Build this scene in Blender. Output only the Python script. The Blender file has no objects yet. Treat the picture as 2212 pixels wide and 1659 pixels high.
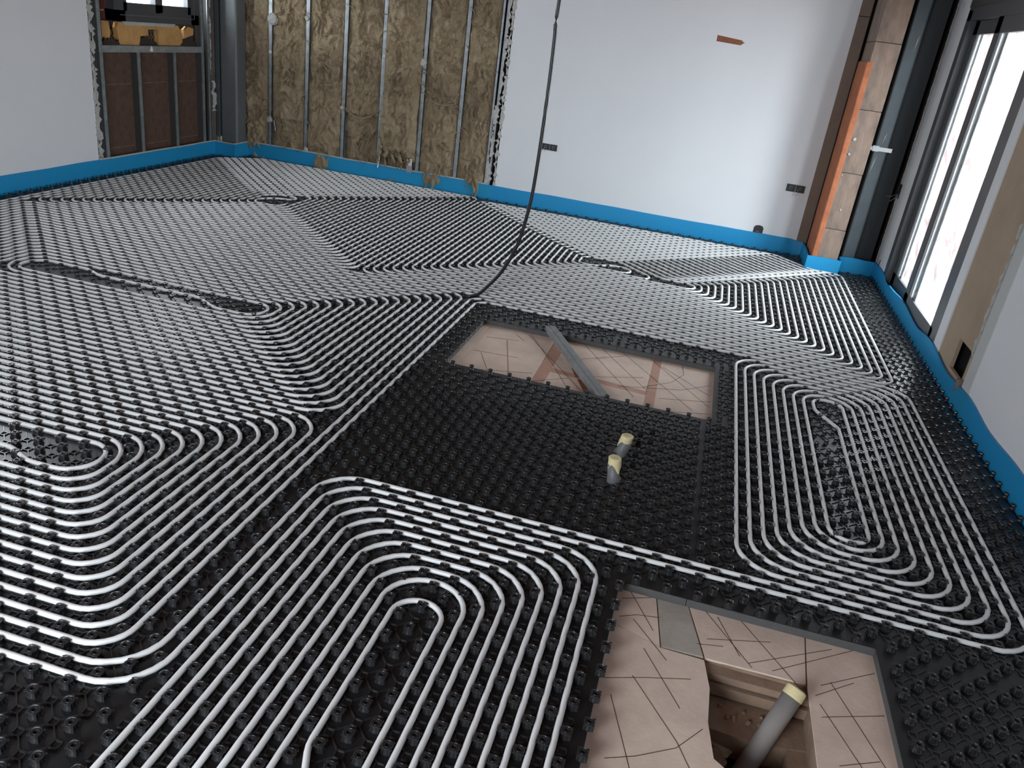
import bpy, bmesh, math, random
import numpy as np
from mathutils import Vector, Matrix, noise
random.seed(7); np.random.seed(7)
SC = bpy.context.scene
COL = SC.collection
U = 0.05            # one lattice unit of the studded mats = 50 mm
ZS = 0.45           # stud height in units: sheet top is world z = 0

# ------------------------------------------------------------------ camera
RM = [[0.9601715272357093, 0.24879684986392966, 0.12716432590797966],
      [0.2150106663501119, -0.3672585969775644, -0.9049262601459589],
      [-0.17844061096489913, 0.8962261156894816, -0.40612522442544413]]
CP = [19.79656905932172, -47.41084846398709, 31.729664724073967]
FPX = 1733.0643921192134
cd = bpy.data.cameras.new('camera'); cam = bpy.data.objects.new('camera', cd); COL.objects.link(cam)
cd.sensor_fit = 'HORIZONTAL'; cd.sensor_width = 36.0; cd.lens = FPX / 2212.0 * 36.0
cd.clip_start = 0.02; cd.clip_end = 200
m4 = Matrix.Identity(4)
for i in range(3):
    m4[i][0] = RM[0][i]; m4[i][1] = -RM[1][i]; m4[i][2] = -RM[2][i]
    m4[i][3] = (CP[i] + (ZS if i == 2 else 0)) * U
cam.matrix_world = m4
SC.camera = cam

# ------------------------------------------------------------------ light
world = bpy.data.worlds.new('overcast'); SC.world = world; world.use_nodes = True
wb = world.node_tree.nodes['Background']
wb.inputs[0].default_value = (0.86, 0.93, 1.0, 1); wb.inputs[1].default_value = 21.0
def area(name, loc, rot, sx, sy, power, color=(1, 1, 1), portal=False):
    l = bpy.data.lights.new(name, 'AREA'); l.shape = 'RECTANGLE'; l.size = sx; l.size_y = sy
    l.energy = power; l.color = color
    if portal: l.cycles.is_portal = True
    o = bpy.data.objects.new(name, l); COL.objects.link(o); o.location = loc; o.rotation_euler = rot
    return o
R90 = math.pi / 2
def W(x, y, z): return (x * U, y * U, (z + ZS) * U)
# sky portals in the three openings of the room (they emit nothing, they guide the sky light in)
area('sky_portal_door', W(54.2, 76.2, 20.5), (0, R90, 0), 2.05, 1.82, 1, portal=True)
area('sky_portal_front', W(-9, -69.2, 23), (R90, 0, 0), 1.5, 1.5, 1, portal=True)
area('sky_portal_left', W(-79.6, 43, 35), (0, -R90, 0), 1.1, 0.4, 1, portal=True)
SC.view_settings.view_transform = 'Standard'; SC.view_settings.look = 'None'
SC.view_settings.exposure = 0.0; SC.view_settings.gamma = 1.0
SC.view_settings.use_curve_mapping = False
SC.cycles.use_denoising = True
SC.cycles.max_bounces = 8; SC.cycles.diffuse_bounces = 4; SC.cycles.transparent_max_bounces = 12
SC.cycles.caustics_reflective = False; SC.cycles.caustics_refractive = False
SC.cycles.sample_clamp_indirect = 6.0

# ------------------------------------------------------------------ materials
MATS = {}
def mat(name, col, rough=0.6, metal=0.0, var=0.0, vscale=8.0, bump=0.0, bscale=30.0, col2=None, spec=0.5, detail=4.0, stretch=None):
    if name in MATS: return MATS[name]
    m = bpy.data.materials.new(name); m.use_nodes = True; nt = m.node_tree; b = nt.nodes['Principled BSDF']
    b.inputs['Base Color'].default_value = (*col, 1); b.inputs['Roughness'].default_value = rough
    b.inputs['Metallic'].default_value = metal; b.inputs['Specular IOR Level'].default_value = spec
    if var > 0 or bump > 0:
        tc = nt.nodes.new('ShaderNodeTexCoord'); mp = nt.nodes.new('ShaderNodeMapping')
        nt.links.new(tc.outputs['Object'], mp.inputs[0])
        if stretch: mp.inputs['Scale'].default_value = stretch
    if var > 0:
        n = nt.nodes.new('ShaderNodeTexNoise'); n.inputs['Scale'].default_value = vscale; n.inputs['Detail'].default_value = detail
        n.inputs['Roughness'].default_value = 0.65
        nt.links.new(mp.outputs[0], n.inputs['Vector'])
        r = nt.nodes.new('ShaderNodeValToRGB'); r.color_ramp.elements[0].position = 0.32; r.color_ramp.elements[1].position = 0.68
        c2 = col2 or tuple(max(0, c * (1 - var)) for c in col)
        r.color_ramp.elements[0].color = (*c2, 1); r.color_ramp.elements[1].color = (*col, 1)
        nt.links.new(n.outputs['Fac'], r.inputs[0]); nt.links.new(r.outputs[0], b.inputs['Base Color'])
    if bump > 0:
        n2 = nt.nodes.new('ShaderNodeTexNoise'); n2.inputs['Scale'].default_value = bscale; n2.inputs['Detail'].default_value = 6
        nt.links.new(mp.outputs[0], n2.inputs['Vector'])
        bp = nt.nodes.new('ShaderNodeBump'); bp.inputs['Strength'].default_value = bump; bp.inputs['Distance'].default_value = 0.01
        nt.links.new(n2.outputs['Fac'], bp.inputs['Height']); nt.links.new(bp.outputs[0], b.inputs['Normal'])
    MATS[name] = m
    return m
M_BLACK = mat('black_plastic', (0.022, 0.0225, 0.024), 0.30, spec=0.6)
M_BLACK2 = mat('black_sheet', (0.012, 0.0125, 0.0135), 0.36, spec=0.5)
M_PIPE = mat('white_pipe', (0.82, 0.83, 0.825), 0.40, var=0.05, vscale=25)
M_FOAM = mat('grey_foam_board', (0.10, 0.10, 0.10), 0.9, var=0.15, vscale=40)
M_WHITE = mat('white_plaster', (0.74, 0.75, 0.765), 0.75, var=0.035, vscale=1.3)
M_PAPER = mat('torn_paper', (0.52, 0.51, 0.48), 0.95, var=0.25, vscale=30, bump=0.4)
M_WOOL = mat('mineral_wool', (0.25, 0.185, 0.105), 1.0, var=0.0, col2=(0.10, 0.07, 0.036), vscale=5, bump=1.0, bscale=28, spec=0.1, detail=10) if False else None
M_GALV = mat('galvanised_steel', (0.40, 0.43, 0.44), 0.42, metal=0.75, var=0.35, vscale=18, bump=0.05)
M_GALVD = mat('dull_galvanised_steel', (0.36, 0.38, 0.38), 0.55, metal=0.5, var=0.35, vscale=14)
M_DARK = mat('dark_cavity', (0.020, 0.020, 0.020), 0.9)
M_OLDWALL = mat('old_masonry', (0.10, 0.075, 0.055), 0.95, var=0.4, vscale=6, bump=0.5)
M_PANEL = mat('brown_fibre_panel', (0.115, 0.062, 0.040), 0.85, var=0.45, vscale=16, bump=0.25, bscale=60, detail=8)
M_ANTH = mat('anthracite_frame', (0.060, 0.062, 0.066), 0.42)
M_CONC = mat('concrete', (0.30, 0.215, 0.165), 0.9, var=0.38, vscale=5, bump=0.5, bscale=25, col2=(0.15, 0.115, 0.095), stretch=(2, 2, 0.7))
M_ORANGE = mat('orange_brick_edge', (0.46, 0.155, 0.07), 0.9, var=0.3, vscale=10, bump=0.4)
M_BROWNBOARD = mat('brown_raw_board', (0.215, 0.158, 0.122), 0.85, var=0.15, vscale=5)
M_POST = mat('grey_blue_steel', (0.095, 0.115, 0.125), 0.5, metal=0.3, var=0.2, vscale=7)
M_POST2 = mat('grey_steel', (0.155, 0.165, 0.168), 0.5, metal=0.25, var=0.2, vscale=6)
M_FLOORTILE = mat('beige_floor_tile', (0.82, 0.66, 0.55), 0.7, var=0.22, vscale=5, bump=0.12, bscale=50, detail=9)
M_REDSTRIP = mat('reddish_strip', (0.60, 0.36, 0.27), 0.8, var=0.2, vscale=8)
M_GREYPATCH = mat('grey_mortar', (0.46, 0.415, 0.36), 0.9, var=0.15, vscale=8, bump=0.2)
M_SCRATCH = mat('dark_scratch', (0.09, 0.055, 0.045), 0.95)
M_SOIL = mat('brown_soil', (0.20, 0.135, 0.085), 1.0, var=0.5, vscale=20, bump=0.8, bscale=60)
M_SCREED = mat('dusty_screed', (0.34, 0.235, 0.165), 0.95, var=0.35, vscale=9, bump=0.4)
M_PVC = mat('grey_pvc', (0.155, 0.16, 0.165), 0.5, var=0.15, vscale=10)
M_PVCD = mat('dusty_grey_pvc', (0.33, 0.29, 0.25), 0.7, var=0.4, vscale=5, col2=(0.22, 0.22, 0.22))
M_TAPE = mat('yellow_masking_tape', (0.80, 0.70, 0.40), 0.6, var=0.15, vscale=40, bump=0.3, bscale=80)
M_BRICK = mat('red_brick', (0.12, 0.027, 0.018), 0.85, var=0.35, vscale=12, bump=0.3)
M_MORTAR = mat('pale_mortar', (0.17, 0.145, 0.125), 0.95)
M_FAR = mat('pale_cladding', (0.20, 0.19, 0.177), 0.9, var=0.15, vscale=1.5)
M_PAVE = mat('terrace_paving', (0.22, 0.13, 0.095), 0.9, var=0.2, vscale=3)
M_SHEET = mat('white_sheet', (0.8, 0.8, 0.8), 0.8)
M_BEIGE = mat('beige_cement', (0.42, 0.315, 0.225), 0.9, var=0.18, vscale=2.5, bump=0.1)
M_RENDER = mat('yellow_foam', (0.60, 0.335, 0.12), 0.85, var=0.3, vscale=9, bump=0.4)
M_TERRA = mat('dark_hollow_clay', (0.045, 0.032, 0.025), 0.95, var=0.3, vscale=20)
M_CEIL = mat('brick_vault_ceiling', (0.20, 0.085, 0.055), 0.9, var=0.3, vscale=4)
M_CABLE = mat('black_cable_sheath', (0.012, 0.012, 0.013), 0.35)
M_WIRE = mat('grey_wire', (0.32, 0.32, 0.32), 0.5)
M_BOX = mat('black_socket_box', (0.02, 0.02, 0.021), 0.6)
M_BROWN = mat('brown_patch', (0.28, 0.105, 0.055), 0.9, var=0.2, vscale=20)
M_FLUE = mat('pale_metal_flue', (0.40, 0.41, 0.42), 0.35, metal=0.6)
M_GREYBOARD = mat('grey_board', (0.52, 0.53, 0.52), 0.8, var=0.05, vscale=3)

def wool_material():
    m = bpy.data.materials.new('mineral_wool'); m.use_nodes = True; nt = m.node_tree; b = nt.nodes['Principled BSDF']
    b.inputs['Roughness'].default_value = 1.0; b.inputs['Specular IOR Level'].default_value = 0.05
    tc = nt.nodes.new('ShaderNodeTexCoord')
    n1 = nt.nodes.new('ShaderNodeTexNoise'); n1.inputs['Scale'].default_value = 1.6; n1.inputs['Detail'].default_value = 5
    n2 = nt.nodes.new('ShaderNodeTexNoise'); n2.inputs['Scale'].default_value = 14; n2.inputs['Detail'].default_value = 10; n2.inputs['Distortion'].default_value = 2.2
    n2.inputs['Roughness'].default_value = 0.7
    for n in (n1, n2): nt.links.new(tc.outputs['Object'], n.inputs['Vector'])
    r = nt.nodes.new('ShaderNodeValToRGB'); e = r.color_ramp.elements
    e[0].position = 0.30; e[0].color = (0.19, 0.145, 0.092, 1); e[1].position = 0.72; e[1].color = (0.60, 0.47, 0.31, 1)
    mx = nt.nodes.new('ShaderNodeMath'); mx.operation = 'ADD'; mx.inputs[1].default_value = 0
    md = nt.nodes.new('ShaderNodeMath'); md.operation = 'MULTIPLY_ADD'; md.inputs[1].default_value = 0.6
    nt.links.new(n1.outputs['Fac'], md.inputs[0])
    ml = nt.nodes.new('ShaderNodeMath'); ml.operation = 'MULTIPLY'; ml.inputs[1].default_value = 0.42
    nt.links.new(n2.outputs['Fac'], ml.inputs[0]); nt.links.new(ml.outputs[0], md.inputs[2])
    nt.links.new(md.outputs[0], r.inputs[0]); nt.links.new(r.outputs[0], b.inputs['Base Color'])
    bp = nt.nodes.new('ShaderNodeBump'); bp.inputs['Strength'].default_value = 0.9; bp.inputs['Distance'].default_value = 0.03
    nt.links.new(n2.outputs['Fac'], bp.inputs['Height']); nt.links.new(bp.outputs[0], b.inputs['Normal'])
    return m
M_WOOL = wool_material()

def glass_material():
    m = bpy.data.materials.new('dusty_glass'); m.use_nodes = True; nt = m.node_tree; nt.nodes.clear()
    out = nt.nodes.new('ShaderNodeOutputMaterial')
    tr = nt.nodes.new('ShaderNodeBsdfTransparent'); tr.inputs[0].default_value = (0.96, 0.98, 0.98, 1)
    gl = nt.nodes.new('ShaderNodeBsdfGlossy'); gl.inputs['Roughness'].default_value = 0.03
    df = nt.nodes.new('ShaderNodeBsdfTranslucent'); df.inputs[0].default_value = (0.85, 0.87, 0.88, 1)
    lw_ = nt.nodes.new('ShaderNodeLayerWeight'); lw_.inputs[0].default_value = 0.5
    fr = nt.nodes.new('ShaderNodeMath'); fr.operation = 'POWER'; fr.inputs[1].default_value = 5.0
    nt.links.new(lw_.outputs['Facing'], fr.inputs[0])
    tc = nt.nodes.new('ShaderNodeTexCoord'); n = nt.nodes.new('ShaderNodeTexNoise'); n.inputs['Scale'].default_value = 5; n.inputs['Detail'].default_value = 8
    n.inputs['Distortion'].default_value = 1.5
    nt.links.new(tc.outputs['Object'], n.inputs['Vector'])
    r = nt.nodes.new('ShaderNodeMapRange'); r.inputs[1].default_value = 0.4; r.inputs[2].default_value = 0.75; r.inputs[3].default_value = 0.05; r.inputs[4].default_value = 0.22
    nt.links.new(n.outputs['Fac'], r.inputs[0])
    a = nt.nodes.new('ShaderNodeMixShader'); nt.links.new(r.outputs[0], a.inputs[0]); nt.links.new(tr.outputs[0], a.inputs[1]); nt.links.new(df.outputs[0], a.inputs[2])
    b = nt.nodes.new('ShaderNodeMixShader'); nt.links.new(fr.outputs[0], b.inputs[0]); nt.links.new(a.outputs[0], b.inputs[1]); nt.links.new(gl.outputs[0], b.inputs[2])
    nt.links.new(b.outputs[0], out.inputs[0])
    return m
M_GLASS = glass_material()

def band_material():
    m = bpy.data.materials.new('blue_translucent_foam'); m.use_nodes = True; nt = m.node_tree; b = nt.nodes['Principled BSDF']
    b.inputs['Base Color'].default_value = (0.030, 0.42, 0.74, 1); b.inputs['Roughness'].default_value = 0.32
    tr = nt.nodes.new('ShaderNodeBsdfTransparent'); tr.inputs[0].default_value = (0.16, 0.60, 0.95, 1)
    mx = nt.nodes.new('ShaderNodeMixShader'); mx.inputs[0].default_value = 0.38
    nt.links.new(b.outputs[0], mx.inputs[1]); nt.links.new(tr.outputs[0], mx.inputs[2])
    nt.links.new(mx.outputs[0], nt.nodes['Material Output'].inputs[0])
    return m
M_BAND = band_material()

# ------------------------------------------------------------------ mesh helpers (lattice units in, metres out)
class MB:
    def __init__(s): s.v = []; s.f = []
    def add(s, vs, fs):
        o = len(s.v); s.v.extend(vs); s.f.extend([tuple(i + o for i in f) for f in fs])
    def box(s, x0, x1, y0, y1, z0, z1):
        s.add([(x0,y0,z0),(x1,y0,z0),(x1,y1,z0),(x0,y1,z0),(x0,y0,z1),(x1,y0,z1),(x1,y1,z1),(x0,y1,z1)],
              [(0,3,2,1),(4,5,6,7),(0,1,5,4),(1,2,6,5),(2,3,7,6),(3,0,4,7)])
    def prism(s, poly, z0, z1):
        a = sum(poly[i][0]*poly[(i+1)%len(poly)][1]-poly[(i+1)%len(poly)][0]*poly[i][1] for i in range(len(poly)))
        if a < 0: poly = poly[::-1]
        n = len(poly)
        s.add([(x,y,z0) for x,y in poly] + [(x,y,z1) for x,y in poly],
              [tuple(range(n-1,-1,-1)), tuple(range(n,2*n))] + [(i,(i+1)%n,n+(i+1)%n,n+i) for i in range(n)])
    def tube(s, pts, r, n=10, cap=True):
        pts = [Vector(p) for p in pts]; m = len(pts); vs = []
        rr = r if isinstance(r, (list, tuple)) else [r]*m
        up = Vector((0,0,1))
        for i, p in enumerate(pts):
            t = (pts[min(i+1,m-1)] - pts[max(i-1,0)]).normalized()
            a = t.cross(up)
            if a.length < 1e-3: a = t.cross(Vector((0,1,0)))
            a.normalize(); b = a.cross(t)
            for k in range(n):
                an = 2*math.pi*k/n; vs.append(tuple(p + (a*math.cos(an) + b*math.sin(an))*rr[i]))
        fs = [(i*n+k, i*n+(k+1)%n, (i+1)*n+(k+1)%n, (i+1)*n+k) for i in range(m-1) for k in range(n)]
        if cap: fs += [tuple(range(n-1,-1,-1)), tuple(range((m-1)*n, m*n))]
        s.add(vs, fs)
    def revolve(s, prof, n, c=(0,0,0), cap=True):
        vs = [(c[0]+r*math.cos(2*math.pi*k/n), c[1]+r*math.sin(2*math.pi*k/n), c[2]+z) for r,z in prof for k in range(n)]
        m = len(prof)
        fs = [(i*n+k, i*n+(k+1)%n, (i+1)*n+(k+1)%n, (i+1)*n+k) for i in range(m-1) for k in range(n)]
        if cap: fs.append(tuple(range((m-1)*n, m*n)))
        s.add(vs, fs)
    def wall(s, path, z0, z1, th, ztop=None):
        # vertical strip along a polyline (x,y), thickness th to its left
        n = len(path); nor = []
        for i in range(n):
            a = Vector(path[max(i-1,0)]); b = Vector(path[min(i+1,n-1)]); d = (b-a).normalized(); nor.append((-d.y, d.x))
        vs = []
        for i,(x,y) in enumerate(path):
            zt = z1 if ztop is None else ztop[i]
            nx, ny = nor[i]
            vs += [(x,y,z0),(x+nx*th,y+ny*th,z0),(x+nx*th,y+ny*th,zt),(x,y,zt)]
        fs = []
        for i in range(n-1):
            for k in range(4): fs.append((4*i+k, 4*i+(k+1)%4, 4*i+4+(k+1)%4, 4*i+4+k))
        fs += [(3,2,1,0), tuple(4*(n-1)+k for k in range(4))]
        s.add(vs, fs)
def finish(name, verts, faces, m, parent=None, smooth=False, origin=None):
    me = bpy.data.meshes.new(name)
    if origin is None and len(verts):
        a = np.array(verts, float); lo = a.min(0); hi = a.max(0); origin = ((lo[0]+hi[0])/2, (lo[1]+hi[1])/2, lo[2])
    ox, oy, oz = origin
    me.from_pydata([((x-ox)*U, (y-oy)*U, (z-oz)*U) for x,y,z in verts], [], faces)
    me.update()
    if m: me.materials.append(m)
    if smooth:
        me.polygons.foreach_set('use_smooth', [True]*len(me.polygons))
    o = bpy.data.objects.new(name, me); COL.objects.link(o)
    o.location = W(ox, oy, oz)
    if parent: attach(o, parent)
    return o
def attach(o, parent):
    o.parent = parent
    o.matrix_parent_inverse = Matrix.Translation(-Vector(abs_loc(parent)))
def abs_loc(o):
    return o.location   # every parent is placed without rotation or scale, its children keep world positions
def build(mb, name, m, parent=None, smooth=False, origin=None): return finish(name, mb.v, mb.f, m, parent, smooth, origin)
def box(name, x0, x1, y0, y1, z0, z1, m, parent=None, bev=0.0):
    b = MB(); b.box(x0,x1,y0,y1,z0,z1); o = build(b, name, m, parent)
    if bev:
        md = o.modifiers.new('bevel', 'BEVEL'); md.width = bev*U; md.segments = 2; md.limit_method = 'ANGLE'
    return o
def tag(o, label, cat, group=None, kind=None):
    o['label'] = label; o['category'] = cat
    if group: o['group'] = group
    if kind: o['kind'] = kind
    return o
def thing(name, x, y, z, label, cat, group=None):
    o = bpy.data.objects.new(name, None); COL.objects.link(o); o.location = W(x,y,z); o.empty_display_size = 0.05
    return tag(o, label, cat, group)
def struct(o): o['kind'] = 'structure'; return o
def shade_auto(o, ang=40):
    me = o.data
    me.polygons.foreach_set('use_smooth', [True]*len(me.polygons))
    try: me.set_sharp_from_angle(angle=math.radians(ang))
    except Exception: pass

# projection test used only to decide which pieces can be seen at all
def seen(x, y, z, mrg=0):
    d = (x-CP[0], y-CP[1], z-CP[2])
    c = [RM[i][0]*d[0]+RM[i][1]*d[1]+RM[i][2]*d[2] for i in range(3)]
    if c[2] < 1: return False
    px = 1106 + FPX*c[0]/c[2]; py = 829.5 + FPX*c[1]/c[2]
    return -mrg < px < 2212+mrg and -mrg < py < 1659+mrg
def warp(y): return y + (1.5*((y-75)/30.0)**2 if y > 75 else 0.0)

# ================================================================== STRUCTURE
FL = -1.10          # old floor level (units)
SH = -ZS            # sheet top level
ZC = 52.0           # ceiling
# floor slab, open where the pit is
PX0, PX1, PY0, PY1 = 25.7, 32.0, -19.0, -7.55
fb = MB()
for a in ((-84,PX0,-70,114),(PX1,56,-70,114),(PX0,PX1,-70,PY0),(PX0,PX1,PY1,114)): fb.box(a[0],a[1],a[2],a[3],-9,FL-0.12)
floor = struct(build(fb, 'floor', M_SCREED, origin=(0,0,-9)))
def tile(poly, m, name='floor_tile', top=FL, gap=0.035, parent=floor, depth=0.14):
    cx = sum(p[0] for p in poly)/len(poly); cy = sum(p[1] for p in poly)/len(poly)
    P = []
    for x,y in poly:
        d = math.hypot(x-cx, y-cy) or 1; P.append((x-(x-cx)/d*gap, y-(y-cy)/d*gap))
    b = MB(); b.prism(P, FL-depth, top); return build(b, name, m, parent)
# --- far opening
tile([(-3,24.5),(-0.75,24.5),(-1.25,43),(-3.4,43)], M_FLOORTILE, top=FL+0.02)
tile([(-0.75,24.5),(6.95,24.5),(6.85,43),(-1.25,43)], M_FLOORTILE)
tile([(6.95,24.5),(8.22,24.5),(8.3,43),(6.9,43)], M_REDSTRIP, 'floor_strip', gap=0.0, top=FL-0.012)
tile([(8.22,31.45),(18.45,30.62),(18.4,43),(8.3,43)], M_FLOORTILE, gap=0.0)
tile([(8.22,30.25),(18.5,29.6),(18.45,30.62),(8.22,31.45)], M_REDSTRIP, 'floor_strip', gap=0.0, top=FL-0.012)
tile([(8.22,24.5),(18.55,24.5),(18.5,29.6),(8.22,30.25)], M_FLOORTILE, gap=0.0)
tile([(18.55,24.5),(19.6,24.5),(19.25,43),(18.4,43)], M_REDSTRIP, 'floor_strip', gap=0.0, top=FL-0.012)
tile([(19.6,24.5),(26.2,24.5),(26.2,43),(19.25,43)], M_FLOORTILE, gap=0.0)
# --- near opening, tiles round the pit
tile([(19,-1.5),(22.3,-1.5),(23.15,-7.7),(19,-6.3)], M_FLOORTILE)
tile([(19,-6.3),(23.15,-7.7),(25.8,-7.75),(26.2,-10.0),(26.2,-12.6),(26.55,-15.0),(28.8,-16.6),(29.5,-20),(19,-20)], M_FLOORTILE)
tile([(22.35,-1.5),(24.2,-1.5),(25.75,-7.55),(23.2,-7.65)], M_GREYPATCH, 'mortar_patch')
tile([(24.25,-1.5),(32.1,-1.5),(31.75,-7.45),(25.85,-7.6)], M_FLOORTILE)
tile([(32.15,-1.5),(37,-1.5),(37,-20),(31.95,-20),(31.85,-13.6),(31.8,-7.5)], M_FLOORTILE)
# scored lines in the tiles
sb = MB()
def scratch(pts, w=0.045):
    for (a,b) in zip(pts[:-1], pts[1:]):
        dx,dy = b[0]-a[0], b[1]-a[1]; L = math.hypot(dx,dy); nx,ny = -dy/L*w, dx/L*w
        sb.prism([(a[0]-nx,a[1]-ny),(b[0]-nx,b[1]-ny),(b[0]+nx,b[1]+ny),(a[0]+nx,a[1]+ny)], FL-0.01, FL+0.012)
SCRATCH_NEAR = [[(20.3,-2.6),(20.9,-3.3),(22.6,-6.4)],[(20.3,-4.1),(22.2,-3.2)],[(20.4,-5.9),(21.5,-5.3),(22.9,-5.0)],[(21.3,-5.8),(23.6,-8.7)],
 [(22.2,-8.2),(24.6,-12.2)],[(20.3,-11.5),(22.5,-10.6),(25.1,-9.7)],[(20.8,-12.6),(22.4,-17.2)],[(21.8,-10.7),(24.6,-14.6),(25.8,-17.0)],[(21.1,-17.0),(22.6,-16.3),(24.6,-15.0),(25.9,-13.2)],
 [(25.5,-2.8),(28.6,-7.3)],[(26.5,-3.4),(27.9,-6.6)],[(27.6,-2.6),(31.4,-8.0)],[(25.9,-5.8),(29.8,-4.5)],[(28.4,-7.0),(33.6,-3.6)],[(29.8,-7.1),(34.9,-3.2)],[(25.3,-6.5),(26.9,-6.1)],
 [(32.6,-7.2),(36.0,-4.8)],[(32.2,-8.2),(34.6,-6.2)],[(33.2,-6.7),(35.5,-12.4)],[(32.4,-9.8),(36.0,-8.3)],[(32.4,-8.8),(34.6,-13.6)],[(33.0,-13.0),(35.2,-11.9)]]
SCRATCH_FAR = [[(0.3,41.2),(3.3,40.2),(12.2,27.0)],[(3.0,41.5),(8.0,32.5),(10.8,26.8)],[(-0.6,36.3),(3.1,37.2)],[(-0.8,31.6),(4.2,32.1)],[(0.2,31.4),(2.2,27.0)],[(1.8,36.6),(4.6,26.5)],
 [(1.5,26.9),(6.6,28.8)],[(7.0,26.8),(10.3,29.6)],[(9.6,41.5),(17.4,28.4)],[(12.0,40.9),(18.4,31.0)],[(10.0,35.0),(13.2,38.0)],[(11.2,30.6),(17.8,34.2)],[(13.5,42.2),(23.4,28.2)],[(17.0,41.8),(25.0,30.0)],
 [(19.6,38.5),(25.0,33.0)],[(15.5,30.4),(22.0,33.0),(25.0,36.0)],[(19.9,29.5),(25.2,31.5)],[(21.6,41.0),(22.0,37.5),(20.8,34.5),(18.0,31.6)],[(20.6,26.6),(25.2,28.4)],[(2.2,39.2),(3.6,37.4)],[(12.0,36.5),(15.2,39.6)]]
for p in SCRATCH_NEAR: scratch(p, 0.02)
for p in SCRATCH_FAR: scratch(p, 0.022)
sm = build(sb, 'scored_line', M_SCRATCH, floor); sm['kind'] = 'stuff'
# flat brown patches on the tiles beside the steel channel in the far opening
tile([(10.1,32.6),(10.9,32.9),(11.6,30.6),(11.0,30.2)], M_BROWN, 'brown_floor_patch', top=FL+0.008, gap=0)
tile([(11.2,29.9),(12.0,30.0),(13.7,26.0),(12.7,26.3)], M_BROWN, 'brown_floor_patch', top=FL+0.008, gap=0)
# pit: layered sides, ledges, soil
pb = MB(); pb.box(PX0-0.2,PX1+0.2,PY0,PY1+0.1,-8.6,-6.4); soilbase = build(pb, 'pit_bottom', M_SOIL, floor)
b = MB(); b.box(25.5,32.1,-8.35,-7.3,-1.9,-1.42); build(b, 'screed_edge', M_SCREED, floor)
b = MB(); b.box(25.5,32.1,-8.55,-7.3,-2.75,-2.05); build(b, 'screed_edge', M_SCREED, floor)
b = MB(); b.prism([(25.4,-10.9),(29.2,-11.2),(32.2,-10.6),(32.2,-7.3),(25.4,-7.3)], -4.6, -3.0); build(b, 'concrete_ledge', M_SCREED, floor)
b = MB(); b.prism([(30.55,-20),(32.3,-20),(32.3,-9.2),(31.0,-9.6)], -5.0, -3.1); build(b, 'concrete_ledge', M_SCREED, floor)
b = MB(); b.box(25.2,26.0,-19,-8,-8,-1.6); build(b, 'pit_side', M_SOIL, floor)
# soil heap in the pit
NX, NY = 34, 40
vs = []; fs = []
for j in range(NY+1):
    for i in range(NX+1):
        x = 25.6 + (32.2-25.6)*i/NX; y = -20 + (12.0)*j/NY
        h = -5.6 + 1.1*noise.fractal((x*0.5, y*0.5, 1.7), 1.0, 2.0, 4) + 0.5*noise.noise((x*1.7, y*1.7, 3)) + 0.35*abs(noise.noise((x*3.1,y*3.1,9)))
        h += 1.5*max(0, 1-abs(x-26.6)/1.4)*max(0, 1-abs(y+11.5)/5.0)
        vs.append((x,y,h))
for j in range(NY):
    for i in range(NX):
        a = j*(NX+1)+i; fs.append((a,a+1,a+NX+2,a+NX+1))
so = finish('soil_heap', vs, fs, M_SOIL, floor, True); so['kind'] = 'stuff'

# ---------------- ceiling, front wall, left and right walls
ceil = struct(box('ceiling', -84, 56, -72, 114, ZC, ZC+2, M_CEIL))
fw = MB()
fw.box(-84,-24,-72,-69.5,-9,ZC); fw.box(6,56,-72,-69.5,-9,ZC); fw.box(-24,6,-72,-69.5,38,ZC); fw.box(-24,6,-72,-69.5,-9,8)
struct(build(fw, 'wall_front', M_WHITE))
# --- left wall (x = -79)
XL = -79.0
lw = MB()
lw.box(XL-1.0,XL,47,70.0,-1.1,ZC); lw.box(XL-1.0,XL,-70,39,-1.1,ZC); lw.box(XL-1.0,XL,39,47,-1.1,24); lw.box(XL-1.0,XL,39,47,46,ZC)
wall_left = struct(build(lw, 'wall_left', M_WHITE))
ob = MB(); ob.box(-84,-82.6,69,112,-1.1,26); ob.box(-84,-82.6,69,76.3,26,ZC); ob.box(-84,-82.6,99.2,112,26,ZC); ob.box(-84,-82.6,76.3,99.2,42,ZC)
ob.box(-83,-80,68.2,70.4,-1.1,ZC) 
build(ob, 'old_masonry', M_OLDWALL, wall_left)
def stud_profile(x0, x1, y0, y1, z0, z1, parent, m=M_GALV, name='metal_stud'):
    return box(name, x0, x1, y0, y1, z0, z1, m, parent, 0.06)
# studs of the recess: C profiles, face towards the room
for (yc, z0, z1, w) in ((72.45,-0.6,ZC,0.45),(81.6,-0.6,19.1,0.45),(91.55,-0.6,19.1,0.42),(100.25,-0.6,ZC,0.45),(102.2,-0.6,ZC,0.32)):
    b = MB(); b.box(-79.15,-79.0,yc-w,yc+w,z0,z1); b.box(-79.6,-79.0,yc+w-0.1,yc+w,z0,z1); b.box(-79.12,-78.97,yc-0.1,yc+0.1,z0,z1)
    so_ = build(b, 'metal_stud', M_GALV, wall_left)
    b = MB(); b.box(-80.35,-79.16,yc-w,yc-w+0.1,z0,z1); build(b, 'stud_side', mat('shade_dark_steel',(0.055,0.052,0.05),0.8), wall_left)  # stud returns coloured near-black to put in their shade
b = MB(); b.box(-79.15,-78.95,72.6,100.2,19.1,20.15); b.box(-80.6,-79,72.6,100.2,20.05,20.15); b.box(-80.3,-79,72.6,100.2,19.1,19.2); build(b, 'metal_rail', M_GALVD, wall_left)
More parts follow.
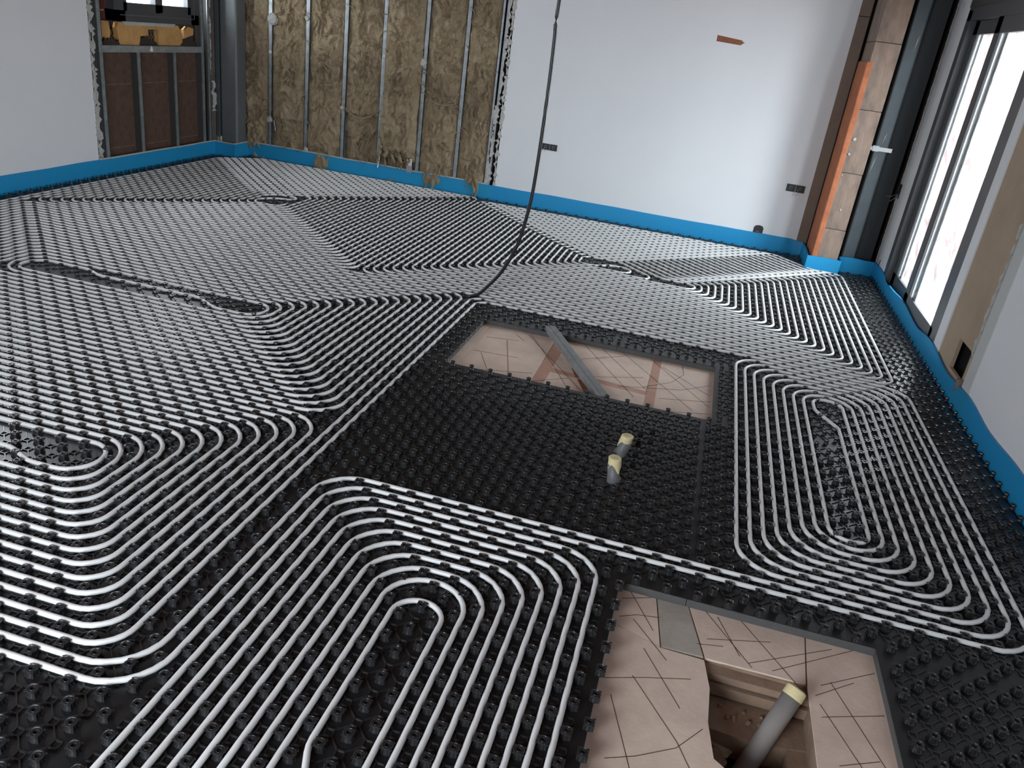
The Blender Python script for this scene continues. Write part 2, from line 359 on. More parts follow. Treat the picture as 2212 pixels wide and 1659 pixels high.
for (y0,y1) in ((72.9,81.3),(81.5,91.3),(91.5,100.1)):
    box('fibre_panel', -80.9,-80.35,y0,y1,-0.8,19.4, M_PANEL, wall_left)
    for zz in (3.2+random.random()*0.4, 13.8):
        b = MB(); b.box(-80.37,-80.32,y0+0.3,y1-0.4,zz,zz+0.12); build(b, 'pale_streak', mat('pale_streak',(0.22,0.15,0.115),0.95,var=0.6,vscale=10), wall_left)
# dark jamb beside the board edge, black gap
box('dark_jamb', -81.5,-79.25,70.6,72.0,-1.0,ZC, mat('near_black_jamb',(0.03,0.031,0.03),0.8), wall_left)
# brick glimpse and yellow foam under the window
for k in range(8):
    box('brick', -82.4,-80.6,72.9,76.0,23.9+1.6*k,25.3+1.6*k, M_BRICK, wall_left, 0.08)
def slab_jagged(name, pts, x0, x1, m, parent):
    n = len(pts); vs = [(x0,y,z) for y,z in pts] + [(x1,y,z) for y,z in pts]
    fs = [tuple(range(n)), tuple(range(2*n-1,n-1,-1))] + [(i,(i+1)%n,n+(i+1)%n,n+i) for i in range(n)]
    me = finish(name, vs, fs, m, parent)
    bm = bmesh.new(); bm.from_mesh(me.data); bmesh.ops.recalc_face_normals(bm, faces=bm.faces); bm.to_mesh(me.data); bm.free()
    return me
slab_jagged('yellow_foam', [(72.9,21.2),(76.0,20.9),(76.4,22.0),(76.1,23.7),(72.9,23.9)], -81.0,-80.2, M_RENDER, wall_left)
slab_jagged('yellow_foam', [(78.2,20.2),(83.2,20.15),(83.6,21.6),(85.6,21.75),(85.7,22.7),(88.4,22.8),(88.5,20.2),(94.6,20.2),(95.4,20.8),(95.3,22.2),(94.2,23.6),(78.2,23.6),(77.7,22.8)], -80.9,-80.0, M_RENDER, wall_left)
slab_jagged('yellow_foam', [(95.9,21.4),(97.2,21.7),(98.9,22.1),(99.0,23.2),(97.4,23.5),(96.2,22.9)], -80.9,-80.1, M_RENDER, wall_left)
slab_jagged('torn_paper', [(79.5,23.3),(92.5,23.3),(93.2,23.9),(79.0,23.9)], -80.0,-79.75, M_PAPER, wall_left)
box('hollow_brick', -82.4,-81.2,76.2,99.4,20.2,23.9, M_TERRA, wall_left)
for (ya,yb) in ((75.6,78.2),(85.7,88.4)):
    for i in range(4):
        for j in range(2):
            b = MB(); yy = ya+(yb-ya)*(i+0.5)/4; zz = 20.9+1.05*j
            pr = [(0.30*math.cos(a), 0.5*math.sin(a)) for a in [k*math.pi/4 for k in range(9)]]
            b.tube([(-80.95, yy+p[0], zz+p[1]) for p in pr], 0.05, 5); build(b, 'clay_cell', mat('clay_rib',(0.24,0.16,0.09),0.9), wall_left)
hp = [(73.2+k*0.45, 20.2+1.3*abs(math.sin(k*1.7))*math.exp(-((k-5)/7)**2)) for k in range(12)]
slab_jagged('rubble_bank', [(73,20.2)]+hp+[(78.3,20.2)], -80.6,-79.9, M_TERRA, wall_left)
slab_jagged('rubble_bank', [(83.3,20.2),(83.5,21.6),(84.1,21.3),(85.2,21.4),(86.6,20.9),(88.3,20.6),(88.4,20.2)], -80.7,-80.3, M_TERRA, wall_left)
slab_jagged('rubble_bank', [(95,20.2),(95.6,21.3),(96.8,21.6),(98.5,21.2),(100,20.5),(100,20.2)], -80.6,-80.0, M_TERRA, wall_left)
slab_jagged('paint_drip', [(84.5,19.3),(85.3,19.25),(85.15,19.9),(84.9,20.2)], -78.98,-78.9, M_SHEET, wall_left)
# torn board edge with crumbs
def torn_edge(axis, c, zs, amp, base, th, m, parent, seed, name='torn_board_edge'):
    rnd = random.Random(seed); a = []; bb = []
    z = zs[0]
    while z < zs[1]:
        a.append((base + amp*(rnd.random()-0.2), z)); bb.append((base - amp*(0.02+0.55*rnd.random()**2), z)); z += 0.18+rnd.random()*0.5
    pts = a + bb[::-1]
    n = len(pts)
    if axis == 'x': vs = [(c,y,z) for y,z in pts] + [(c+th,y,z) for y,z in pts]
    else: vs = [(x,c,z) for x,z in pts] + [(x,c+th,z) for x,z in pts]
    fs = []; k = len(a)
    for i in range(k-1):
        q = (i,i+1,n-2-i,n-1-i); fs.append(q); fs.append(tuple(n+j for j in q[::-1]))
        fs.append((i,n+i,n+i+1,i+1)); fs.append((n-1-i,n-2-i,2*n-2-i,2*n-1-i))
    o = finish(name, vs, fs, m, parent)
    bm = bmesh.new(); bm.from_mesh(o.data); bmesh.ops.recalc_face_normals(bm, faces=bm.faces); bm.to_mesh(o.data); bm.free()
    return o
torn_edge('x', -79.02, (1.5,ZC), 0.8, 70.2, 0.12, M_PAPER, wall_left, 1)
torn_edge('x', -79.3, (1.5,ZC), 1.0, 70.9, 0.14, M_PAPER, wall_left, 2)
# mortar pillar between the recess and the corner post
b = MB(); b.box(-80.2,-79.1,102.6,105.4,-1,ZC); build(b, 'mortar_pillar', mat('grey_brown_mortar',(0.135,0.115,0.098),0.95,var=0.4,vscale=10,bump=0.6), wall_left)
torn_edge('x', -79.05, (1.8,8.5), 0.7, 104.9, 0.1, M_PAPER, wall_left, 5)
torn_edge('x', -78.98, (8.2,14.5), 1.7, 103.2, 0.2, M_PAPER, wall_left, 6)
torn_edge('x', -79.05, (15,ZC), 0.6, 102.6, 0.12, M_PAPER, wall_left, 7)
torn_edge('x', -79.05, (15,ZC), 0.5, 105.2, 0.12, M_PAPER, wall_left, 8)
# small window of the left wall
win = MB()
XW = -79.1
win.box(XW-1.8,XW,76.2,78.9,23.9,43); win.box(XW-1.8,XW,97.0,99.3,23.9,43); win.box(XW-1.8,XW,76.2,99.3,23.9,25.6); win.box(XW-1.8,XW,76.2,99.3,41.5,43)
window_1 = struct(build(win, 'window_1', M_ANTH))
b = MB(); b.box(XW-1.5,XW+0.15,78.6,87.9,25.5,26.85); b.box(XW-1.5,XW+0.15,78.6,79.2,25.5,42); b.box(XW-1.5,XW+0.15,86.6,87.9,25.5,42); build(b, 'sash', M_ANTH, window_1)
b = MB(); b.box(XW-1.7,XW-0.05,87.9,97.2,25.5,26.85); b.box(XW-1.7,XW-0.05,87.9,88.8,25.5,42); b.box(XW-1.7,XW-0.05,96.1,97.2,25.5,42); build(b, 'sash', M_ANTH, window_1)
b = MB(); b.box(XW+0.0,XW+0.06,77.6,97.9,24.85,24.95); b.box(XW+0.0,XW+0.06,97.85,97.95,24.9,41); build(b, 'frame_bead', mat('worn_grey',(0.13,0.135,0.14),0.5), window_1)
box('pane', XW-0.9,XW-0.8,79.2,86.7,26.8,42, M_GLASS, window_1); box('pane', XW-1.0,XW-0.9,88.8,96.2,26.8,42, M_GLASS, window_1)

# --- back wall (y = 108.5)
YB = 108.5
bw = MB(); bw.box(-20.3,38.1,YB,YB+0.3,-1.0,ZC)
wall_back = struct(build(bw, 'wall_back', M_WHITE))
box('old_masonry', -82,56,111.6,113,-1.1,ZC, M_OLDWALL, wall_back)
for i,xs in enumerate((-69.35,-61.3,-53.2,-45.2,-36.75,-28.75,-22.35,-21.55)):
    w = 0.46 if i < 6 else 0.3
    tilt = (0,0.1,0,0,0.3,0.25,0,0)[i]
    b = MB()
    y0 = YB-0.05
    b.box(xs-w,xs+w,y0,y0+0.12,-0.7,ZC); b.box(xs-w,xs-w+0.1,y0,y0+1.9,-0.7,ZC); b.box(xs+w-0.1,xs+w,y0,y0+1.9,-0.7,ZC)
    b.box(xs-0.10,xs+0.10,y0-0.03,y0,-0.7,ZC)
    build(b, 'metal_stud', M_GALV, wall_back)
    if i == 3: S4 = xs
b = MB(); b.box(-76,-20.4,YB+0.0,YB+2.0,-0.9,-0.7); b.box(-76,-20.4,YB+0.0,YB+0.1,-0.9,0.4); build(b, 'bottom_track', M_GALVD, wall_back)
XS = [-77.6,-69.35,-61.3,-53.2,-45.2,-36.75,-28.75,-22.1]
def batt(k, x0, x1):
    nx, nz = 40, 190
    vs = []; fs = []
    for j in range(nz+1):
        for i in range(nx+1):
            u = i/nx; x = x0+0.42+(x1-x0-0.84)*u; z = -0.6+(ZC+0.4)*j/nz
            s = 13.7*k
            f = noise.fractal((x*0.22+s, z*0.16, 0.3), 1.0, 2.0, 4)
            rdg = 1-abs(noise.noise((x*0.75+s+0.9*noise.noise((x*0.5,z*0.5,s)), z*0.38+1.2*noise.noise((x*0.4+7,z*0.4,s)), 2.2)))*2
            fine = noise.noise((x*2.3+s, z*1.6, 5.0))
            bul = 4*u*(1-u)
            d = 0.30 + 0.85*f + 0.75*max(0,rdg)**3 + 0.25*fine
            d = d*(0.35+0.65*bul) + 0.25*bul
            if k == 4:      # slipped batt: pushed forward above the fold, hollow below it
                if z > 4.0: d += 1.0*math.exp(-((z-10.5)/6.0)**2)*(0.5+0.5*min(1,bul*2)) + 0.5
                if z < 6.0: d += -1.6*math.exp(-((z-3.0)/2.0)**2)*(0.3+0.7*bul) 
            if k == 3 and z < 11.5 + 0.8*noise.noise((x*0.6,3,1)): d -= 0.9
            if k == 1 and z < 8: d -= 0.5
            if k == 2 and 2.5 < z < 10: d += 0.5*(1-abs(z-6)/4)
            y = YB+0.55-d
            vs.append((x, y, z))
    for j in range(nz):
        for i in range(nx):
            a = j*(nx+1)+i; fs.append((a,a+1,a+nx+2,a+nx+1))
    # back and sides
    n0 = len(vs); vs += [(x0+0.3,YB+2.6,-0.6),(x1-0.3,YB+2.6,-0.6),(x1-0.3,YB+2.6,ZC-0.2),(x0+0.3,YB+2.6,ZC-0.2)]
    fs.append((n0,n0+3,n0+2,n0+1))
    for j in range(nz):
        a = j*(nx+1); fs.append((a+nx+1, a, n0, n0+3) if j == nz//2 else (a+nx+1,a,n0)); fs.append((a+nx,a+nx+nx+1,n0+1))
    fs.append((nz*(nx+1), n0+3, n0)); fs.append((nz*(nx+1)+nx, n0+1, n0+2))
    return finish('wool_batt', vs, fs, M_WOOL, wall_back, True)
for k in range(7): batt(k, XS[k], XS[k+1])
# loose tufts and strings of wool
def strand(pts, r=0.10, name='wool_strand', m=None):
    b = MB(); n = len(pts); b.tube(pts, [r*(0.35+0.65*math.sin(math.pi*(i+0.5)/n)) for i in range(n)], 6); return build(b, name, m or M_WOOL, wall_back, True)
rw = random.Random(11)
b = MB()
for i in range(420):
    k = rw.randrange(7); x = rw.uniform(XS[k]+0.9, XS[k+1]-0.9); z = rw.uniform(8, 40) if rw.random() < 0.8 else rw.uniform(2, 8)
    L = rw.uniform(0.8, 2.8); an = rw.uniform(-0.9, 0.9) + (math.pi/2 if rw.random() < 0.6 else 0); cu = rw.uniform(-1.2, 1.2)
    pts = []
    for t in range(6):
        tt = t/5; a2 = an+cu*tt
        pts.append((x+L*tt*math.cos(a2), YB-0.25-0.35*math.sin(math.pi*tt)-0.2*rw.random(), z+L*tt*math.sin(a2)))
    b.tube(pts, [rw.uniform(0.05,0.12)*(0.4+0.6*math.sin(math.pi*(q+0.5)/6)) for q in range(6)], 5)
o = build(b, 'wool_fibre', M_WOOL, wall_back, True); o['kind'] = 'stuff'
strand([(-53.0+8*t/9, YB-0.4-0.3*math.sin(math.pi*t/9), 12.6-2.0*math.sin(math.pi*t/9)+0.5*t/9) for t in range(10)], 0.14)
strand([(-35.5+6*t/9, YB-0.5, 16.6-0.8*math.sin(math.pi*t/9)) for t in range(10)], 0.16)
# lip of the slipped batt
b = MB()
for s_ in range(5):
    x0 = -44.6+1.5*s_
    b.tube([(x0+0.4*math.sin(t+s_), YB-0.7-0.2*t/6, 6.5-(4.2 if s_ in (1,3) else 3.2)*t/6) for t in range(7)], [0.5,0.5,0.45,0.4,0.3,0.2,0.08], 7)
build(b, 'wool_tongue', M_WOOL, wall_back, True)
# plaster dabs and tape on the studs
def dab(x, z, s, y=YB-0.12, sx=1.0):
    b = MB(); n = 9; rr = random.Random(int(x*31+z*7))
    ring = [(s*sx*(0.75+0.45*rr.random())*math.cos(2*math.pi*i/n), s*(0.75+0.45*rr.random())*math.sin(2*math.pi*i/n)) for i in range(n)]
    vs = [(x+a, y, z+c) for a,c in ring] + [(x+a*0.7, y-0.18*s-0.08, z+c*0.7) for a,c in ring] + [(x+0.1*s, y-0.3*s-0.1, z+0.1*s)]
    fs = [(i,(i+1)%n,n+(i+1)%n,n+i) for i in range(n)] + [(n+i,n+(i+1)%n,2*n) for i in range(n)]
    return finish('plaster_dab', vs, fs, M_PAPER, wall_back)
for x,z,s in ((-68.85,26.7,1.15),(-69.3,20.5,0.4),(-69.4,7.6,0.75),(-61.45,27.7,0.5),(-53.4,12.2,0.45),(-44.9,22.9,0.55),(-37.1,22.9,0.75),(-61.1,2.9,0.5)): dab(x,z,s)
b = MB(); b.tube([(-68.3,YB-0.3,7.6),(-67.9,YB-0.45,5.6)], 0.11, 6); build(b, 'plaster_stick', M_PAPER, wall_back)
b = MB(); b.tube([(-44.75,YB-0.35,5.6),(-44.7,YB-0.45,3.6),(-44.95,YB-0.5,1.9)], 0.13, 6); build(b, 'plastic_conduit', M_SHEET, wall_back)
box('foil_scrap', -38.9,-37.8,YB-0.35,YB-0.2,2.9,4.9, M_SHEET, wall_back); box('foil_scrap', -38.8,-37.6,YB-0.5,YB-0.3,2.0,3.3, M_FLUE, wall_back)
torn_edge('y', YB-0.05, (1.6,ZC), 0.9, -20.6, 0.15, M_PAPER, wall_back, 21)
torn_edge('y', YB-0.10, (1.6,17.5), 1.2, -21.9, 0.15, M_PAPER, wall_back, 22)
torn_edge('y', YB-0.10, (17.5,ZC), 0.6, -21.3, 0.15, M_PAPER, wall_back, 23)
# slot high on the white board
slab = [(16.2,34.55),(20.5,34.2),(20.75,33.95),(21.05,33.85),(20.75,33.72),(20.4,33.4),(16.2,33.55)]
n = len(slab); vs = [(x,YB-0.02,z) for x,z in slab]+[(x,YB+0.02,z) for x,z in slab]
finish('wall_slot', vs, [tuple(range(n-1,-1,-1)), tuple(range(n,2*n))]+[(i,(i+1)%n,n+(i+1)%n,n+i) for i in range(n)], M_BROWN, wall_back)
# raw brown board between the white board and the column
box('raw_board', 38.1,39.9,YB-0.05,YB+0.3,-1.0,40.2, M_BROWNBOARD, wall_back); box('raw_board', 38.1,39.9,YB-0.07,YB+0.3,40.3,ZC, M_BROWNBOARD, wall_back)
box('board_joint', 39.9,40.02,YB-0.09,YB+0.3,-1.0,ZC, mat('dark_board_joint',(0.03,0.022,0.018),0.95), wall_back)

# --- right wall (x = 51.5)
XR = 51.5
rwm = MB()
rwm.box(XR,XR+0.3,-70,40.9,-1.0,ZC); rwm.box(XR,XR+2.2,94.7,103.4,-1.0,ZC); rwm.box(XR,XR+2.2,58,94.7,46.5,ZC)
wall_right = struct(build(rwm, 'wall_right', M_WHITE))
box('outer_leaf', XR+2.3,XR+4.0,94.8,112,-1.1,ZC, M_BRICK, wall_right); box('outer_leaf', XR+2.3,XR+4.0,-70,57.4,-1.1,ZC, M_BRICK, wall_right)
box('grey_strip', XR-0.08,XR+0.35,40.9,43.4,-1.0,ZC, M_GREYBOARD, wall_right)  # separate strip in a greyer tone than the white wall
box('dark_gap', XR+0.5,XR+0.7,42.8,46.0,-1.0,ZC, M_TERRA, wall_right)
bb = MB(); bb.box(XR+0.12,XR+0.5,44.6,55.1,5.7,ZC); bb.box(XR+0.12,XR+0.5,49.7,55.1,-1,5.7); bb.box(XR+0.12,XR+0.5,43.9,49.7,-1,2.1); bb.box(XR+0.12,XR+0.5,43.9,44.7,2.1,5.7)
build(bb, 'cement_panel', M_BEIGE, wall_right)
box('vent_dark_sheet', XR+1.8,XR+2.0,43,62,-0.5,9, mat('recess_shade',(0.03,0.03,0.027),0.6), wall_right)  # dark sheet behind the vent hole, its shade put into the colour
b = MB(); b.tube([(XR+1.3,46.5,2.1),(XR+1.3,46.8,5.7)], 0.35, 10); build(b, 'duct_pipe', mat('dark_pipe',(0.05,0.05,0.048),0.35), wall_right, True)
torn_edge('x', XR-0.1, (5.5,ZC), 0.8, 44.0, 0.3, M_PAPER, wall_right, 31)
b = MB(); b.tube([(XR-0.05,44.1,1.3),(XR-0.1,44.3,2.6)], 0.45, 9); build(b, 'clay_tube_stub', M_BROWNBOARD, wall_right, True)
box('white_jamb', XR-0.05,XR+0.9,55.1,57.7,-1.0,46.5, M_WHITE, wall_right)
torn_edge('x', XR-0.05, (0,ZC), 0.5, 103.2, 0.3, M_GREYBOARD, wall_right, 33)
box('wall_slit', XR-0.03,XR+0.01,99.9,100.35,1.2,3.0, M_DARK, wall_right)
# glazed sliding door
dm = MB()
dm.box(XR-0.05,XR+1.9,92.6,94.7,-0.6,42); dm.box(XR-0.05,XR+1.9,57.7,60.0,-0.6,42); dm.box(XR-0.05,XR+1.9,57.7,94.7,-0.6,0.9); dm.box(XR-0.05,XR+1.9,57.7,94.7,40.6,42.4)
door_1 = struct(build(dm, 'door_1', M_ANTH))
box('shutter_box', XR-0.15,XR+1.9,57.7,94.7,42.4,46.6, mat('dark_shutter_box',(0.052,0.050,0.046),0.5), door_1)
b = MB(); x0,x1 = XR+0.9,XR+1.6
b.box(x0,x1,90.6,92.6,0.9,40.6); b.box(x0,x1,77.4,79.4,0.9,40.6); b.box(x0,x1,77.4,92.6,0.9,3.0); b.box(x0,x1,77.4,92.6,38.8,40.6); build(b, 'sash', M_ANTH, door_1)
b = MB(); x0,x1 = XR+0.1,XR+0.8
b.box(x0,x1,76.5,78.6,0.9,40.6); b.box(x0,x1,60.0,61.6,0.9,40.6); b.box(x0,x1,60.0,78.6,0.9,3.3); b.box(x0,x1,60.0,78.6,38.6,40.6); build(b, 'sash', M_ANTH, door_1)
box('pane', XR+1.2,XR+1.28,79.3,90.7,2.9,38.9, M_GLASS, door_1); box('pane', XR+0.4,XR+0.48,61.5,76.6,3.2,38.7, M_GLASS, door_1)
M_FILM = mat('grey_white_film', (0.60,0.62,0.62), 0.7, var=0.35, vscale=10)
b = MB(); b.box(XR+1.0,XR+1.15,89.6,90.6,2.9,38.9); build(b, 'edge_film', mat('bright_aluminium',(0.62,0.64,0.65),0.35,metal=0.6), door_1)
b = MB(); b.box(XR+1.3,XR+1.36,88.0,89.6,2.9,38.9); build(b, 'edge_film', M_FILM, door_1)
b = MB(); b.box(XR+0.22,XR+0.35,75.7,76.5,3.2,38.7); build(b, 'edge_film', mat('bright_aluminium',(0,0,0)), door_1)
b = MB(); b.box(XR+0.5,XR+0.56,73.4,75.7,3.2,38.7); build(b, 'edge_film', M_FILM, door_1)


# ================================================================== TALL THINGS IN THE CORNERS
t = thing('steel_post', -77, 106, -1, 'tall grey steel box post in the far corner beside the brown mineral wool', 'post')
b = MB(); b.box(-78.2,-74.5,104.6,108.3,-0.9,ZC); o = build(b, 'post_body', M_POST2, t)
md = o.modifiers.new('bevel','BEVEL'); md.width = 0.4*U; md.segments = 3
b = MB(); b.box(-78.9,-78.3,104.2,105.8,3.2,ZC); b.box(-78.95,-78.6,105.4,106.2,3.2,ZC); build(b, 'side_track', M_POST, t)
t = thing('concrete_column', 42, 101, -1, 'rough brown concrete column with an orange brick edge by the glazed door', 'column')
cj = [ZC, 36.5, 26.4, 16.4, 7.0, -0.9]
for a_, c_ in zip(cj[:-1], cj[1:]):
    b = MB(); b.box(40.4,44.35+0.1*random.random(),98.5,108.2,c_+0.03,a_-0.02); o = build(b, 'cast_block', M_CONC, t)
    md = o.modifiers.new('bevel','BEVEL'); md.width = 0.12*U; md.segments = 2
b = MB(); b.box(40.02,41.0,98.35,108,-0.9,33.5); o = build(b, 'brick_edge', M_ORANGE, t); o['label'] = 'orange brick edge'
md = o.modifiers.new('bevel','BEVEL'); md.width = 0.2*U; md.segments = 2
for x,z,s in ((41.5,21.8,0.28),(41.3,19.4,0.22),(41.2,16.0,0.15),(42.5,10.4,0.2)):
    b = MB(); b.revolve([(s,0),(s*0.6,0.08),(0.01,0.1)],8); vv = [(x+p[0],98.33-p[2]*1.0,z+p[1]) for p in b.v]; finish('plaster_fleck', vv, b.f, M_PAPER, t)
t = thing('steel_post', 47, 102, -1, 'tall blue-grey steel post between the concrete column and the glazed door', 'post')
b = MB(); b.box(45.5,47.7,102.2,104.6,-0.9,ZC); o = build(b, 'post_body', M_POST, t)
md = o.modifiers.new('bevel','BEVEL'); md.width = 0.3*U; md.segments = 3
b = MB(); b.box(44.6,50.9,104.7,105.4,-0.9,ZC); build(b, 'gap_backing', mat('gap_dark',(0.022,0.027,0.03),0.6), t)  # near-black plate filling the dark gap beside the post
b = MB(); b.box(43.4,48.3,101.95,102.15,20.3,20.95); b.box(45.2,46.2,101.85,102.1,20.2,21.1); o = build(b, 'clamp', M_FLUE, t); o['label'] = 'pale plastic clamp strap'
for x,z,h in ((47.0,35.5,3.0),(46.6,21.3,2.0),(46.0,16.3,3.2)):
    slab_p = [(x-0.15,z),(x+0.1,z+h*0.5),(x+0.25,z+h),(x+0.02,z+h*0.7)]
    n=4; vs=[(p[0],102.12,p[1]) for p in slab_p]+[(p[0],102.2,p[1]) for p in slab_p]
    finish('paint_streak', vs, [(3,2,1,0),(4,5,6,7)]+[(i,(i+1)%4,4+(i+1)%4,4+i) for i in range(4)], M_PAPER, t)

# ================================================================== BLUE EDGE STRIPS
def strip(name, path, top, label, amp=0.0, th=0.22, edge=None):
    P = []; Z = []
    for (a,c) in zip(path[:-1], path[1:]):
        L = math.hypot(c[0]-a[0], c[1]-a[1]); n = max(1, int(L/1.5))
        for i in range(n):
            f = i/n; P.append((a[0]+(c[0]-a[0])*f, a[1]+(c[1]-a[1])*f))
    P.append(path[-1])
    for i,p in enumerate(P): Z.append((top(p) if callable(top) else top) + amp*noise.noise((p[0]*0.12,p[1]*0.12,0.5)))
    t = thing(name, (P[0][0]+P[-1][0])/2, (P[0][1]+P[-1][1])/2, SH, label, 'edge strip', 'blue perimeter foam strips')
    b = MB(); b.wall(P, SH-0.6, 0, th, Z); o = build(b, 'foam_band', M_BAND, t); shade_auto(o, 50)
    if edge:
        for (i0,i1) in edge(P):
            b = MB(); b.wall(P[i0:i1], 0, 0, th+0.05, [z+0.22 for z in Z[i0:i1]])
            vs = list(b.v)
            for k in range(len(vs)):
                if k % 4 in (0,1): vs[k] = (vs[k][0], vs[k][1], Z[i0+k//4]-0.02)
            finish('pale_top_edge', vs, b.f, M_PAPER, t)
    return t
strip('edge_insulation_strip', [(-78.7,-60),(-78.7,103.1),(-74.2,103.1)], lambda p: 2.25, 'translucent blue foam strip along the foot of the left wall with the window', 0.08, edge=lambda P: [(next(i for i,p in enumerate(P) if p[1]>69.8), len(P))])
strip('edge_insulation_strip', [(-74.1,103.0),(-74.1,108.2),(38.6,108.2),(39.3,108.0),(39.3,106.5)], lambda p: 2.35 if p[0]<38 else 2.1, 'long blue foam strip along the foot of the back wall', 0.12, edge=lambda P: [(0, next(i for i,p in enumerate(P) if p[0]>-21.5))])
strip('edge_insulation_strip', [(39.35,106.5),(39.35,97.9),(45.0,97.9),(45.2,101.4),(50.9,101.4),(51.2,99.5),(51.2,-60)], lambda p: (2.0 if p[0] < 46 else 2.3) if p[1] > 96 else (2.0 + 0.25*math.sin(p[1]*0.35) - (0.5 if p[1] < 93 and p[1] > 88 else 0)), 'wavy blue foam strip under the glazed door and along the right-hand wall', 0.35)

# ================================================================== STUDDED MATS
def stud_mesh(near):
    b = MB()
    if near:
        n = 14
        prof = [(0.30,0.0),(0.25,0.03),(0.22,0.20),(0.22,0.31),(0.275,0.37),(0.30,0.41),(0.29,0.445),(0.235,0.458),(0.22,0.43),(0.18,0.43),(0.168,0.452),(0.14,0.452),(0.125,0.33)]
        b.revolve(prof, n)
        for k in range(4):
            a = math.pi/4 + k*math.pi/2; c,s = math.cos(a), math.sin(a)
            def P(r,t,z): return (r*c - t*s, r*s + t*c, z)
            b.add([P(0.21,-0.10,0.35),P(0.21,0.10,0.35),P(0.21,0.09,0.43),P(0.21,-0.09,0.43),P(0.385,-0.05,0.38),P(0.385,0.05,0.38),P(0.38,0.045,0.425),P(0.38,-0.045,0.425)],
                  [(0,3,2,1),(4,5,6,7),(0,1,5,4),(2,3,7,6),(1,2,6,5),(0,4,7,3)])
            b.add([P(0.19,-0.06,0.02),P(0.19,0.06,0.02),P(0.19,0.04,0.30),P(0.19,-0.04,0.30),P(0.36,-0.05,0.02),P(0.36,0.05,0.02),P(0.25,0.035,0.30),P(0.25,-0.035,0.30)],
                  [(0,3,2,1),(4,5,6,7),(0,1,5,4),(2,3,7,6),(1,2,6,5),(0,4,7,3)])
    else:
        prof = [(0.26,0.0),(0.19,0.1),(0.19,0.28),(0.262,0.37),(0.245,0.43),(0.16,0.43),(0.115,0.35)]
        b.revolve(prof, 8)
    return b
SN = stud_mesh(True); SF = stud_mesh(False)
stud_data = None
def make_stud_data():
    global stud_data
    me = bpy.data.meshes.new('stud'); me.from_pydata([(x*U,y*U,z*U) for x,y,z in SN.v], [], SN.f); me.update(); me.materials.append(M_BLACK)
    me.polygons.foreach_set('use_smooth', [True]*len(me.polygons))
    try: me.set_sharp_from_angle(angle=math.radians(38))
    except Exception: pass
    stud_data = me
make_stud_data()
def np_tile(base, pts):
    V = np.array(base.v); n = len(V); P = np.array(pts)
    vs = (P[:,None,:] + V[None,:,:]).reshape(-1,3)
    fs = []
    for i in range(len(P)):
        o = i*n
        fs.extend([tuple(k+o for k in f) for f in base.f])
    return vs.tolist(), fs
STUBS = [(17.8,9.4),(17.8,14.2)]
def notch(x, y):    # where the column, the post and the corner post stand
    return (x > 39.0 and y > 96.9) and (x < 45.6 or y > 101) or (x < -73.8 and y > 102.6)
